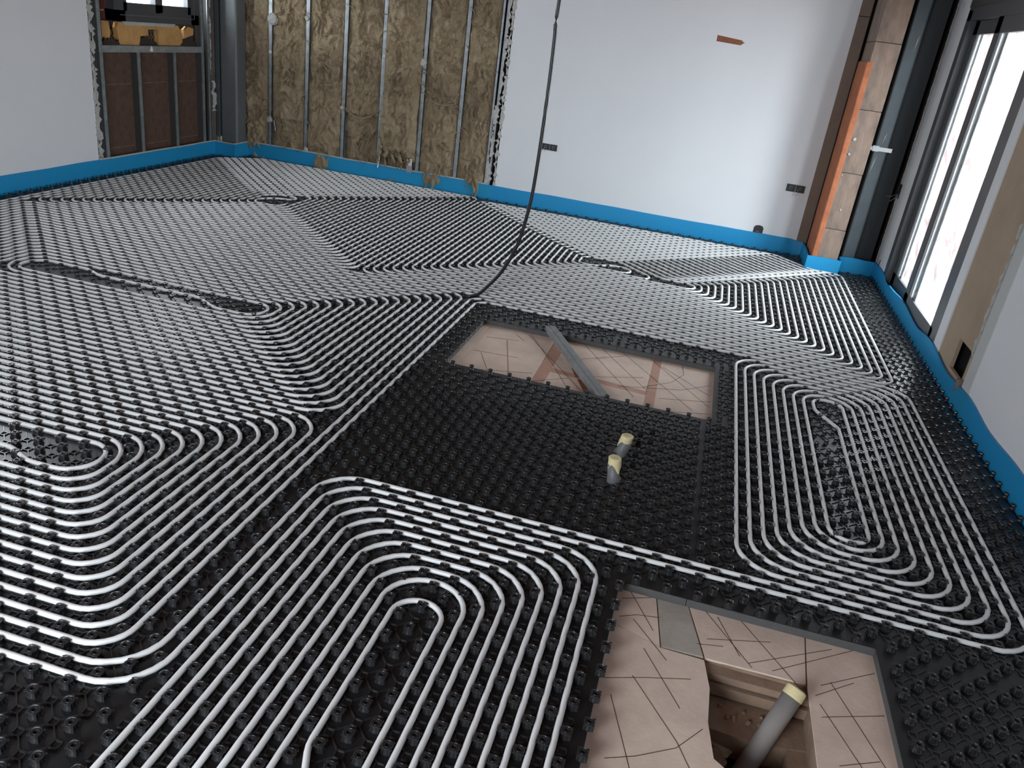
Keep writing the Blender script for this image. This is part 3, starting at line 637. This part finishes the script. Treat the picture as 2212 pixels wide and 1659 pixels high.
def mat_panel(rect, label, holes=None, top_y=None):
    x0,x1,y0,y1 = rect
    t = thing('floor_heating_mat', (x0+x1)/2, (y0+y1)/2, SH, label, 'floor mat')
    Y0, Y1 = warp(y0), warp(y1)
    b = MB()
    pieces = [(x0,x1,Y0,Y1)]
    if label.startswith('NOTCHR'): pass
    if x1 > 45 and Y1 > 98: pieces = [(x0,x1,Y0,97.8),(x0,39.2,97.8,Y1),(45.5,x1,97.8,101.3)]
    if x0 < -74 and Y1 > 103: pieces = [(x0,x1,Y0,102.9),(-73.9,x1,102.9,Y1)]
    for p in pieces: b.box(p[0],p[1],p[2],p[3],SH-0.06,SH)
    build(b, 'base_sheet', M_BLACK2, t)
    b = MB()
    for p in pieces: b.box(p[0]+0.02,p[1]-0.02,p[2]+0.02,p[3]-0.02,FL,SH-0.07)
    o = build(b, 'foam_board', M_FOAM, t); o['label'] = 'grey insulating foam underside'
    near, far = [], []
    for j in range(int(math.ceil(y0)), int(math.floor(y1))+1):
        for i in range(int(math.ceil(x0+0.05)), int(math.floor(x1+0.4))+1):
            if (i+j) % 2 or i > x1+0.39: continue
            if j == y1 and y1 > 80: continue
            y = warp(j)
            if notch(i, y) or any(math.hypot(i-a,j-c) < 1.2 for a,c in STUBS): continue
            if not seen(i, y, 0, 350): continue
            if seen(i, y, 0, 5) and j < 26: near.append((math.hypot(i-CP[0], y-CP[1]), i, y))
            else: far.append((i, y, SH))
    near.sort(); 
    for d,i,y in near[300:]: far.append((i,y,SH))
    for d,i,y in near[:300]:
        o = bpy.data.objects.new('stud', stud_data); COL.objects.link(o); o.location = W(i,y,SH); attach(o, t)
    if far:
        vs, fs = np_tile(SF, far); o = finish('studs', vs, fs, M_BLACK, t, True); o['kind'] = 'stuff'
        try: o.data.set_sharp_from_angle(angle=math.radians(40))
        except Exception: pass
    # raised rib pattern of the sheet
    if y0 < 46:
        rb = MB(); h = 0.21; hw = 0.032; zt = SH+0.085
        def seg(a, c):
            dx,dy = c[0]-a[0], c[1]-a[1]; L = math.hypot(dx,dy); nx,ny = -dy/L*hw, dx/L*hw
            rb.add([(a[0]-nx*1.6,a[1]-ny*1.6,SH),(a[0]+nx*1.6,a[1]+ny*1.6,SH),(c[0]+nx*1.6,c[1]+ny*1.6,SH),(c[0]-nx*1.6,c[1]-ny*1.6,SH),
                    (a[0]-nx,a[1]-ny,zt),(a[0]+nx,a[1]+ny,zt),(c[0]+nx,c[1]+ny,zt),(c[0]-nx,c[1]-ny,zt)],
                   [(4,5,6,7) if False else (7,6,5,4),(0,3,7,4),(1,5,6,2)])
        for j in range(int(math.ceil(y0)), int(math.floor(y1))+1):
            for i in range(int(math.ceil(x0+0.3)), int(math.floor(x1-0.3))+1):
                if (i+j) % 2 == 0: continue
                if not seen(i, warp(j), 0, 60): continue
                if j-1 < y0 or j+1 > y1: continue
                q = [(i-h,j-h),(i+h,j-h),(i+h,j+h),(i-h,j+h)]
                for k in range(4): seg(q[k], q[(k+1)%4])
                seg((i+h,j+h),(i+1-h,j+1-h)) if i+1 < x1 and j+1 < y1 else None
                seg((i-h,j+h),(i-1+h,j+1-h)) if i-1 > x0 and j+1 < y1 else None
        if rb.v:
            o = build(rb, 'rib_pattern', M_BLACK, t); o['kind'] = 'stuff'
    return t
mat_panel((-60,-2,-36,-3.2), 'black studded heating mat at the near left corner of the floor, under curved white pipes')
mat_panel((-2,20.0,-36,-3.2), 'black studded heating mat under the nested white hairpin pipes left of the dug pit')
mat_panel((36.1,50.9,-36,-3.2), 'bare black studded heating mat right of the dug pit')
mat_panel((-62,-2,-3.2,25.4), 'black studded heating mat under the straight white pipes left of the bare mat')
mat_panel((-2,24.4,-3.2,25.4), 'bare black studded heating mat holding the two yellow-capped pipe stubs')
mat_panel((24.4,50.9,-3.2,25.4), 'black studded heating mat under the long oval white pipe loop near the right wall')
mat_panel((-78.3,-2,25.4,40.3), 'black studded heating mat under white pipes left of the opening with the steel channel')
mat_panel((25.3,50.9,25.4,40.3), 'black studded heating mat right of the opening with the steel channel')
mat_panel((-78.3,-24,40.3,72), 'black studded heating mat far left, below the white left wall')
mat_panel((-24,14,40.3,72), 'black studded heating mat behind the opening, where the black cable lands')
mat_panel((14,50.9,40.3,72), 'black studded heating mat in front of the glazed door')
mat_panel((-78.3,-48,72,105.9), 'black studded heating mat in the far corner by the grey steel post')
mat_panel((-48,-21.9,72,105.9), 'black studded heating mat in front of the exposed mineral wool')
mat_panel((-21.9,14,72,105.9), 'black studded heating mat in front of the left half of the white back wall')
mat_panel((14,50.9,72,105.9), 'black studded heating mat in front of the concrete column')

# ================================================================== HEATING PIPES
PZ = SH + 0.175 + 0.07; PR = 0.168
def fillet(pts, closed=False, rmax=None):
    out = []; n = len(pts)
    idx = range(n) if closed else range(n)
    for i in idx:
        if not closed and (i == 0 or i == n-1): out.append(pts[i]); continue
        p = Vector(pts[i]); a = Vector(pts[(i-1)%n]); c = Vector(pts[(i+1)%n])
        d1 = (p-a); l1 = d1.length; d1.normalize(); d2 = (c-p); l2 = d2.length; d2.normalize()
        ang = math.acos(max(-1,min(1,d1.dot(d2))))
        if ang < 0.03: out.append(tuple(p)); continue
        s = p - 0.5*(d1-d2)
        even = abs(round(s.x)-s.x) < 0.01 and abs(round(s.y)-s.y) < 0.01 and (round(s.x)+round(s.y)) % 2 == 0
        r = 3.0 if even else 2.0
        if abs(ang-math.pi/2) > 0.05: r = 2.2
        tl = r*math.tan(ang/2); lim = min(l1,l2)*0.499
        if tl > lim: tl = lim; r = tl/math.tan(ang/2)
        st = p - d1*tl; nrm = Vector((-d1.y,d1.x)); sg = 1 if d1.x*d2.y-d1.y*d2.x > 0 else -1
        ctr = st + nrm*sg*r; k = max(2, int(math.ceil(ang/(math.pi/2)*7)))
        v0 = st-ctr
        for q in range(k+1):
            th = sg*ang*q/k
            out.append((ctr.x+v0.x*math.cos(th)-v0.y*math.sin(th), ctr.y+v0.x*math.sin(th)+v0.y*math.cos(th)))
    return out
def pipe_mesh(runs):
    b = MB()
    for pts, closed in runs:
        P = fillet(pts, closed)
        if closed: P = P + [P[0], P[1]]
        # subdivide long straights so that the warp follows them
        Q = []
        for a,c in zip(P[:-1],P[1:]):
            Q.append(a); L = math.hypot(c[0]-a[0],c[1]-a[1]); n = int(L//14)
            for i in range(1,n+1): Q.append((a[0]+(c[0]-a[0])*i/(n+1), a[1]+(c[1]-a[1])*i/(n+1)))
        Q.append(P[-1])
        D = [Q[0]]
        for q in Q[1:]:
            if math.hypot(q[0]-D[-1][0], q[1]-D[-1][1]) > 0.02: D.append(q)
        near = min(p[1] for p in D) < 20
        b.tube([(x, warp(y), PZ+0.012*noise.noise((x*0.3,y*0.3,4))) for x,y in D], PR, 10 if near else 8)
    return b
def pipe(runs, label):
    o = build(pipe_mesh(runs), 'heating_pipe', M_PIPE, None, True)
    return tag(o, label, 'heating pipe')
XE = -64
# foreground hairpins
runs = []
for i in range(8): runs.append(([(-0.5+i,-36),(-0.5+i,-1.5-i),(18.5-i,-1.5-i),(18.5-i,-36)], False))
runs.append(([(8.6,-36),(8.6,-25.0),(7.5,-22.2),(7.5,-10.5),(10.5,-10.5),(10.5,-36)], False))
pipe(runs, 'white heating pipe in nested hairpins in the foreground, left of the dug pit')
# left loop
runs = []
for k in range(12):
    if k == 0: runs.append(([(XE,-6.5),(-23.9,-6.5),(-21.6,-7.5),(-17.5,-7.5),(-17.5,-3.5),(XE,-3.5)], False))
    else: runs.append(([(XE,-7.5-k),(-17.5+k,-7.5-k),(-17.5+k,-3.5+k),(XE,-3.5+k)], False))
pipe(runs, 'white heating pipe coiled around the small bare patch at the near left edge')
# long outer line: foreground corner, past the pit, spiralling in the oval loop on the right
P = [(XE,-22.5),(-1.5,-22.5),(-1.5,-0.5),(46.5,-0.5)]
for k in (0,2,4,6): P += [(46.5-k,44.5-k),(27.5+k,44.5-k),(27.5+k,1.5+k),(44.5-k,1.5+k)]
P += [(38.5,36.5),(35.5,36.5),(35.5,33.2),(37.5,29.6),(37.5,8.5),(34.5,8.5),(34.5,37.5),(39.5,37.5)]
for k in (5,3,1): P += [(44.5-k,1.5+k),(27.5+k,1.5+k),(27.5+k,44.5-k),(46.5-k,44.5-k)]
P += [(45.5,0.5),(-2.5,0.5),(-2.5,-21.5),(XE,-21.5)]
pipe([(P,False)], 'white heating pipe forming the long oval spiral beside the right wall')
# middle left double spiral
A = [(-44.5,27.4),(-31.5,27.4),(-28.5,25.5),(-23.5,25.5),(-23.5,29.5)]
for k in range(1,18,2):
    A += [(-53.5-k,28.5+k)]
    if k < 17: A += [(-53.5-k,24.5-k),(-23.5+k+1,25.5-k-1),(-23.5+k+1,29.5+k+1)]
    else: A += [(-53.5-k,-10)]
B = [(-53.5,28.5),(-53.5,24.5)]
for k in range(1,18,2):
    B += [(-23.5+k,25.5-k),(-23.5+k,29.5+k),(-53.5-k-1,29.5+k)]
    if k < 17: B += [(-53.5-k-1,24.5-k-1)]
    else: B += [(-53.5-k-1,-10)]
P = B[::-1] + [(-46.6,28.5)] + A
pipe([(P,False)], 'white heating pipe coiled around the long bare slot with two kinks at middle left')
# far middle spiral
P = [(XE,-20.5),(-4.5,-20.5),(-4.5,45.5),(45.5,45.5)]
for j in range(0,25,2):
    t_, rr, l, bt = 102.5-j, 45.5-j, -21.5+j, 47.5+j
    P += [(rr,t_-6),(t_-62,t_-6),(t_-68,t_),(l,t_),(l,bt)]
    if j < 24: P.append((43.5-j,bt))
P += [(11.6,71.5),(11.6,74.6),(8.4,74.6),(5.9,72.5),(3.5,72.5),(3.5,77.5),(9.5,77.5),(14.6,72.4),(14.6,70.5)]
for j in range(23,0,-2):
    t_, rr, l, bt = 102.5-j, 45.5-j, -21.5+j, 47.5+j
    P += [(l,bt),(l,t_),(t_-68,t_),(t_-62,t_-6),(rr,t_-6),(rr,bt-2)]
P += [(-5.5,46.5),(-5.5,-19.5),(XE,-19.5)]
pipe([(P,False)], 'white heating pipe spiral spread below the white back wall, bending round the concrete column')
# far left spiral
runs = []
for m in (0,1): runs.append(([(-75.5+m,-10),(-75.5+m,98.5-m),(-69.5+m,104.5-m),(-22.5-m,104.5-m),(-22.5-m,47.5+m),(-72.5-m,47.5+m),(-72.5-m,-10)], False))
for m in range(2,24):
    c = 6.0 if m < 21 else 4.0
    runs.append(([(-75.5+m,47.5+m),(-75.5+m,104.5-m-c),(-75.5+m+c,104.5-m),(-22.5-m,104.5-m),(-22.5-m,47.5+m)], True))
runs.append(([(-51.5,79.3),(-47.2,79.3),(-47.2,77.2),(-49.6,76.6),(-51.5,74.6),(-51.5,71.5),(-46.6,71.5),(-46.6,74.5)], False))
pipe(runs, 'white heating pipe spiral in the far left corner under the exposed mineral wool')

# ================================================================== SMALL THINGS ON THE FLOOR
# pipe stubs with tape caps
def stub(x, y, lean, h, label):
    t = thing('pipe_stub', x, y, SH, label, 'pipe stub', 'taped pipe stubs in the bare mat')
    b = MB(); lx, ly = lean
    b.tube([(x,y,FL),(x+lx*0.1,y+ly*0.1,SH+0.1),(x+lx,y+ly,SH+h*0.75)], [0.50,0.50,0.48], 20); build(b, 'pipe', M_PVC, t, True)
    b = MB(); b.tube([(x,y,SH),(x+lx*0.05,y+ly*0.05,SH+0.42)], 0.56, 20); o = build(b, 'collar', M_PVC, t); shade_auto(o)
    # tape sleeve with torn lower edge
    n = 28; vs = []; rr = random.Random(int(x*10+y)); tw = [0.36+0.34*abs(math.sin(1.5*k*2*math.pi/n+1.2)) + 0.07*rr.random() for k in range(n)]
    for lev in range(4):
        for k in range(n):
            a = 2*math.pi*k/n
            z = [tw[k]*h, 0.8*h, 0.97*h, h][lev]; r = [0.54,0.525,0.52,0.44][lev]*(1+0.03*(rr.random()-0.5))
            f = z/h
            vs.append((x+lx*f+r*math.cos(a), y+ly*f+r*math.sin(a), SH+z))
    fs = [(l*n+k,l*n+(k+1)%n,(l+1)*n+(k+1)%n,(l+1)*n+k) for l in range(3) for k in range(n)] + [tuple(range(3*n,4*n))]
    o = finish('tape_cap', vs, fs, M_TAPE, t); o['label'] = 'yellow masking tape cap'; shade_auto(o, 35)
stub(17.8, 9.4, (-0.25,-0.1), 2.25, 'grey pipe stub with a yellow tape cap, the nearer upright one of the pair')
stub(17.7, 14.2, (0.35,-0.5), 2.2, 'grey pipe stub with a yellow tape cap, the farther leaning one of the pair')
# galvanised channel lying from the mat edge down to the tiles
t = thing('metal_channel', 9.5, 34.5, FL, 'grey galvanised steel channel lying slantwise across the tiled opening', 'metal channel')
A0 = Vector((5.75,41.2,-0.25)); B0 = Vector((14.6,25.6,-0.78)); d = (B0-A0).normalized(); sd = d.cross(Vector((0,0,1))).normalized(); up = sd.cross(d)
b = MB()
def bar(o1, o2, u1, u2):
    c = [(o1,u1),(o2,u1),(o2,u2),(o1,u2)]
    vs = [tuple(A0+sd*p+up*q) for p,q in c]+[tuple(B0+sd*p+up*q) for p,q in c]
    b.add(vs, [(3,2,1,0),(4,5,6,7)]+[(i,(i+1)%4,4+(i+1)%4,4+i) for i in range(4)])
bar(-0.62,0.62,0.22,0.30); bar(-0.62,-0.54,-0.30,0.22); bar(0.54,0.62,-0.30,0.22); bar(-0.14,0.14,0.30,0.33)
build(b, 'channel_body', M_GALVD, t)
# drain pipe in the pit
def px_dir(): pass
t = thing('drain_pipe', 29.6, -11.5, -5, 'grey plastic drain pipe leaning out of the dug pit, open end taped yellow', 'drain pipe')
T0 = Vector((30.85,-9.15,-0.35)); T1 = Vector((28.05,-13.2,-5.6)); ax = (T0-T1).normalized()
b = MB(); b.tube([tuple(T1), tuple(T1+(T0-T1)*0.5), tuple(T0)], 0.56, 24); build(b, 'pipe', M_PVCD, t, True)
b = MB(); b.tube([tuple(T0-ax*0.45), tuple(T0-ax*0.05), tuple(T0+ax*0.12), tuple(T0+ax*0.2)], [0.60,0.60,0.57,0.42], 24); o = build(b, 'tape_cap', M_TAPE, t); o['label'] = 'yellow tape over the pipe end'; shade_auto(o)
# rubble in the pit
def chunk(name, c, s, rot, m, label, cat, seed, flat=False, group=None):
    bm = bmesh.new(); bmesh.ops.create_cube(bm, size=2.0)
    bmesh.ops.bevel(bm, geom=bm.edges[:], offset=0.22, segments=1, affect='EDGES')
    rr = random.Random(seed)
    for v in bm.verts:
        j = 0.10; v.co = Vector(((v.co.x+rr.uniform(-j,j))*s[0], (v.co.y+rr.uniform(-j,j))*s[1], (v.co.z+rr.uniform(-j,j))*s[2]))*U
    bm.transform(Matrix.Rotation(rot[2],4,'Z') @ Matrix.Rotation(rot[1],4,'Y') @ Matrix.Rotation(rot[0],4,'X'))
    me = bpy.data.meshes.new(name); bm.to_mesh(me); bm.free(); me.materials.append(m)
    o = bpy.data.objects.new(name, me); COL.objects.link(o); o.location = W(*c); return tag(o, label, cat, group)
chunk('wood_block', (27.3,-10.95,-4.2), (0.75,0.38,0.34), (0.2,0.25,-0.55), mat('grey_wood',(0.40,0.32,0.235),0.9,var=0.4,vscale=9,stretch=(1,8,8)), 'pale splintered wooden block lying on the soil in the pit', 'wood block', 3)
chunk('tile_shard', (27.1,-11.9,-4.2), (0.65,0.55,0.07), (0.3,-0.25,0.5), M_SCREED, 'flat beige tile shard beside the wooden block in the pit', 'tile shard', 4)
chunk('tile_shard', (26.75,-13.3,-3.9), (0.42,0.75,0.09), (0.2,-0.9,0.1), M_FLOORTILE, 'pink tile shard propped against the left side of the pit', 'tile shard', 5)
for i,(x,y,z,s) in enumerate(((29.3,-14.3,-4.7,0.28),(29.9,-13.6,-4.7,0.34),(27.5,-12.9,-4.6,0.30),(28.3,-10.9,-4.5,0.22),(29.2,-15.3,-4.6,0.30),(28.6,-15.6,-4.5,0.24),(27.9,-14.9,-4.5,0.26),(30.0,-15.0,-4.7,0.22))):
    chunk('rubble_stone', (x,y,z), (s,s*0.8,s*0.7), (i,i*1.3,i*0.7), M_SOIL, 'small dusty rubble stone lying in the soil of the pit', 'stone', 50+i, group='rubble stones in the pit')
for i in range(9):
    chunk('rubble_stone', (27.2+0.42*i+0.2*math.sin(i*3), -9.6+0.5*math.cos(i*2.1), -2.93), (0.10+0.06*(i%3),0.10,0.08), (i,i,i), M_SCREED, 'tiny crumb of rubble on the concrete ledge of the pit', 'stone', 80+i, group='crumbs on the pit ledge')

# hanging cable
CAB = [(1.2,52.0),(0.37,34.7),(0.42,31.0),(0.50,27.7),(0.52,23.3),(0.49,18.6),(0.35,13.8),(0.10,11.5),(-0.37,8.6),(-0.96,6.5),(-2.11,3.9),(-3.38,2.03),(-4.7,0.45),(-5.75,-0.18)]
b = MB()
pts = [Vector((x,46.5,z)) for x,z in CAB]
sm_ = []
for i in range(len(pts)-1):
    p0,p1,p2,p3 = pts[max(i-1,0)],pts[i],pts[i+1],pts[min(i+2,len(pts)-1)]
    for q in range(5):
        u = q/5; sm_.append(tuple(0.5*((2*p1)+(p2-p0)*u+(2*p0-5*p1+4*p2-p3)*u*u+(3*p1-p0-3*p2+p3)*u**3)))
sm_.append(tuple(pts[-1]))
b.tube(sm_, 0.215, 12); tag(build(b, 'hanging_cable', M_CABLE, None, True), 'thick black cable hanging from the ceiling down to the white pipes', 'cable')

# electrical boxes
def wires(parent, pts, r=0.035):
    b = MB(); b.tube(pts, r, 5); return build(b, 'wire', M_WIRE, parent)
def socket(x0, x1, z0, z1, n, label, loopw=True):
    t = thing('socket_box', (x0+x1)/2, YB, (z0+z1)/2, label, 'socket box', 'open electrical boxes')
    w = (x1-x0)/n
    for k in range(n):
        a = x0+k*w
        b = MB(); b.box(a+0.04,a+w-0.04,YB-0.06,YB+0.02,z0,z1); build(b, 'box_back', M_BOX, t)
        b = MB(); e = 0.10
        b.box(a+0.04,a+w-0.04,YB-0.16,YB-0.06,z1-e,z1); b.box(a+0.04,a+w-0.04,YB-0.16,YB-0.06,z0,z0+e); b.box(a+0.04,a+0.04+e,YB-0.16,YB-0.06,z0,z1); b.box(a+w-0.04-e,a+w-0.04,YB-0.16,YB-0.06,z0,z1)
        build(b, 'box_rim', mat('grey_black_rim',(0.05,0.052,0.053),0.5), t)
        cx = a+w/2; cz = (z0+z1)/2
        wires(t, [(cx+0.28*math.cos(q), YB-0.2, cz+0.05+0.22*math.sin(q)) for q in [i*0.6 for i in range(10)]])
    return t
t = socket(-11.9,-8.9,10.75,11.9,2,'dark double socket box low on the white back wall behind the black cable')
wires(t, [(-11.3,YB-0.2,11.2),(-11.8,YB-0.35,10.6),(-12.2,YB-0.3,10.2)]); wires(t, [(-11.0,YB-0.2,11.0),(-11.2,YB-0.4,10.4)])
t = socket(33.9,37.2,10.65,11.95,2,'black double socket box on the white back wall close to the concrete column')
wires(t, [(35.9,YB-0.2,11.3),(36.2,YB-0.4,10.5),(35.8,YB-0.5,10.1),(35.5,YB-0.4,10.3)]); wires(t, [(35.6,YB-0.2,11.0),(35.2,YB-0.4,10.0)])
t = thing('socket_box', 31, YB, 2.2, 'single round-topped black box just above the blue strip on the back wall', 'socket box', 'open electrical boxes')
b = MB(); pf = [(30.15,2.05),(31.85,2.05),(31.85,3.3),(31.6,3.62),(31.0,3.75),(30.4,3.62),(30.15,3.3)]; n = len(pf)
vs = [(x,YB-0.12,z) for x,z in pf]+[(x,YB+0.02,z) for x,z in pf]
finish('box_back', vs, [tuple(range(n)), tuple(range(2*n-1,n-1,-1))]+[(i,n+i,n+(i+1)%n,(i+1)%n) for i in range(n)], M_BOX, t)
wires(t, [(30.6,YB-0.15,2.5),(31.0,YB-0.3,2.7),(31.3,YB-0.3,2.4),(30.9,YB-0.35,2.25),(31.1,YB-0.4,1.7)], 0.05)
t = thing('socket_box', XR, 102.4, 13.4, 'small dark box with loose wires on the white strip beside the glazed door', 'socket box', 'open electrical boxes')
box('box_back', XR-0.10,XR+0.02,101.6,103.0,13.3,15.6, M_BOX, t)
wires(t, [(XR-0.1,102.6,14.0),(XR-0.7,103.2,13.4),(XR-1.6,103.4,13.2)]); wires(t, [(XR-0.1,102.3,13.8),(XR-0.6,102.4,13.0),(XR-1.0,102.8,12.5)]); wires(t, [(XR-0.1,102.0,13.9),(XR-0.3,101.9,12.8)])

# ================================================================== OUTSIDE
struct(box('terrace_floor_1', XR+4.0, 190, -60, 190, -1.7, -1.05, M_PAVE))  # paved terrace floor outside the glazed door
t = thing('exterior_wall', 58, 109, -1, 'red brick wall with pale joints seen through the glazed door', 'brick wall')
box('mortar_bed', 54.5,62.4,108.55,110.4,-1.05,43, M_MORTAR, t); box('mortar_bed', 62.4,84,108.6,110.2,-1.05,18.2, M_MORTAR, t)
bricks = []
for c in range(27):
    z = -0.95+1.6*c; off = 2.5 if c % 2 else 0
    x = 52.0-off
    while x < 84:
        a, e = max(x,54.5), min(x+4.75, 62.5 if z > 17 else 84)
        if e-a > 0.8: bricks.append((a,e,z))
        x += 5.0
for a,e,z in bricks[:300]:
    box('brick', a,e,108.35-0.05*random.random(),108.9,z,z+1.42, M_BRICK, t)
for a_ in range(9):
    box('toothing_stone', 62.5,63.1+(0.5 if a_%2 else 0),108.4,110,18.6+2.7*a_,19.9+2.7*a_, M_MORTAR, t)
t = thing('far_building', 110, 175, -5, 'pale clad building beyond the brick wall, seen through the right pane', 'building')
box('wall_face', 66,170,176,190,-8,37, M_FAR, t)
for c in range(19):
    z = -2+2.2*c
    if z < 36: box('cladding_board', 66,170,175.5+0.05*random.random(),176,z,z+2.02, M_FAR, t)
t = thing('metal_flue', 69, 106, -1, 'pale metal flue pipe standing outside before the brick wall', 'flue')
b = MB(); b.tube([(66.6,104.5,-1.05),(66.6,104.5,5.4)], 1.35, 20); build(b, 'tube', M_FLUE, t, True)
b = MB(); b.tube([(66.6,104.5,5.3),(66.6,104.5,5.9)], 1.5, 20); build(b, 'rim', M_FLUE, t, True)
vs = []; fs = []
for j in range(13):
    for i in range(13):
        x = 55+5.5*i/12; y = 72+14*j/12; vs.append((x,y,-0.95+0.3*abs(noise.noise((x*0.6,y*0.4,2)))))
for j in range(12):
    for i in range(12):
        a = j*13+i; fs.append((a,a+1,a+14,a+13))
tag(finish('plastic_sheet', vs, fs, M_SHEET, None, True), 'white plastic sheet spread on the terrace outside the door', 'plastic sheet')
for i,(x,y,s) in enumerate(((59.0,99.5,1.2),(58.2,96.0,1.0),(60.6,103.0,0.9))):
    chunk('rubble_stone', (x,y,-1.05+s*0.6), (s,s*0.8,s*0.75), (0.3*i,0.4,i), M_FAR, 'pale lump of rubble on the terrace below the brick wall', 'stone', 200+i, group='rubble on the terrace')
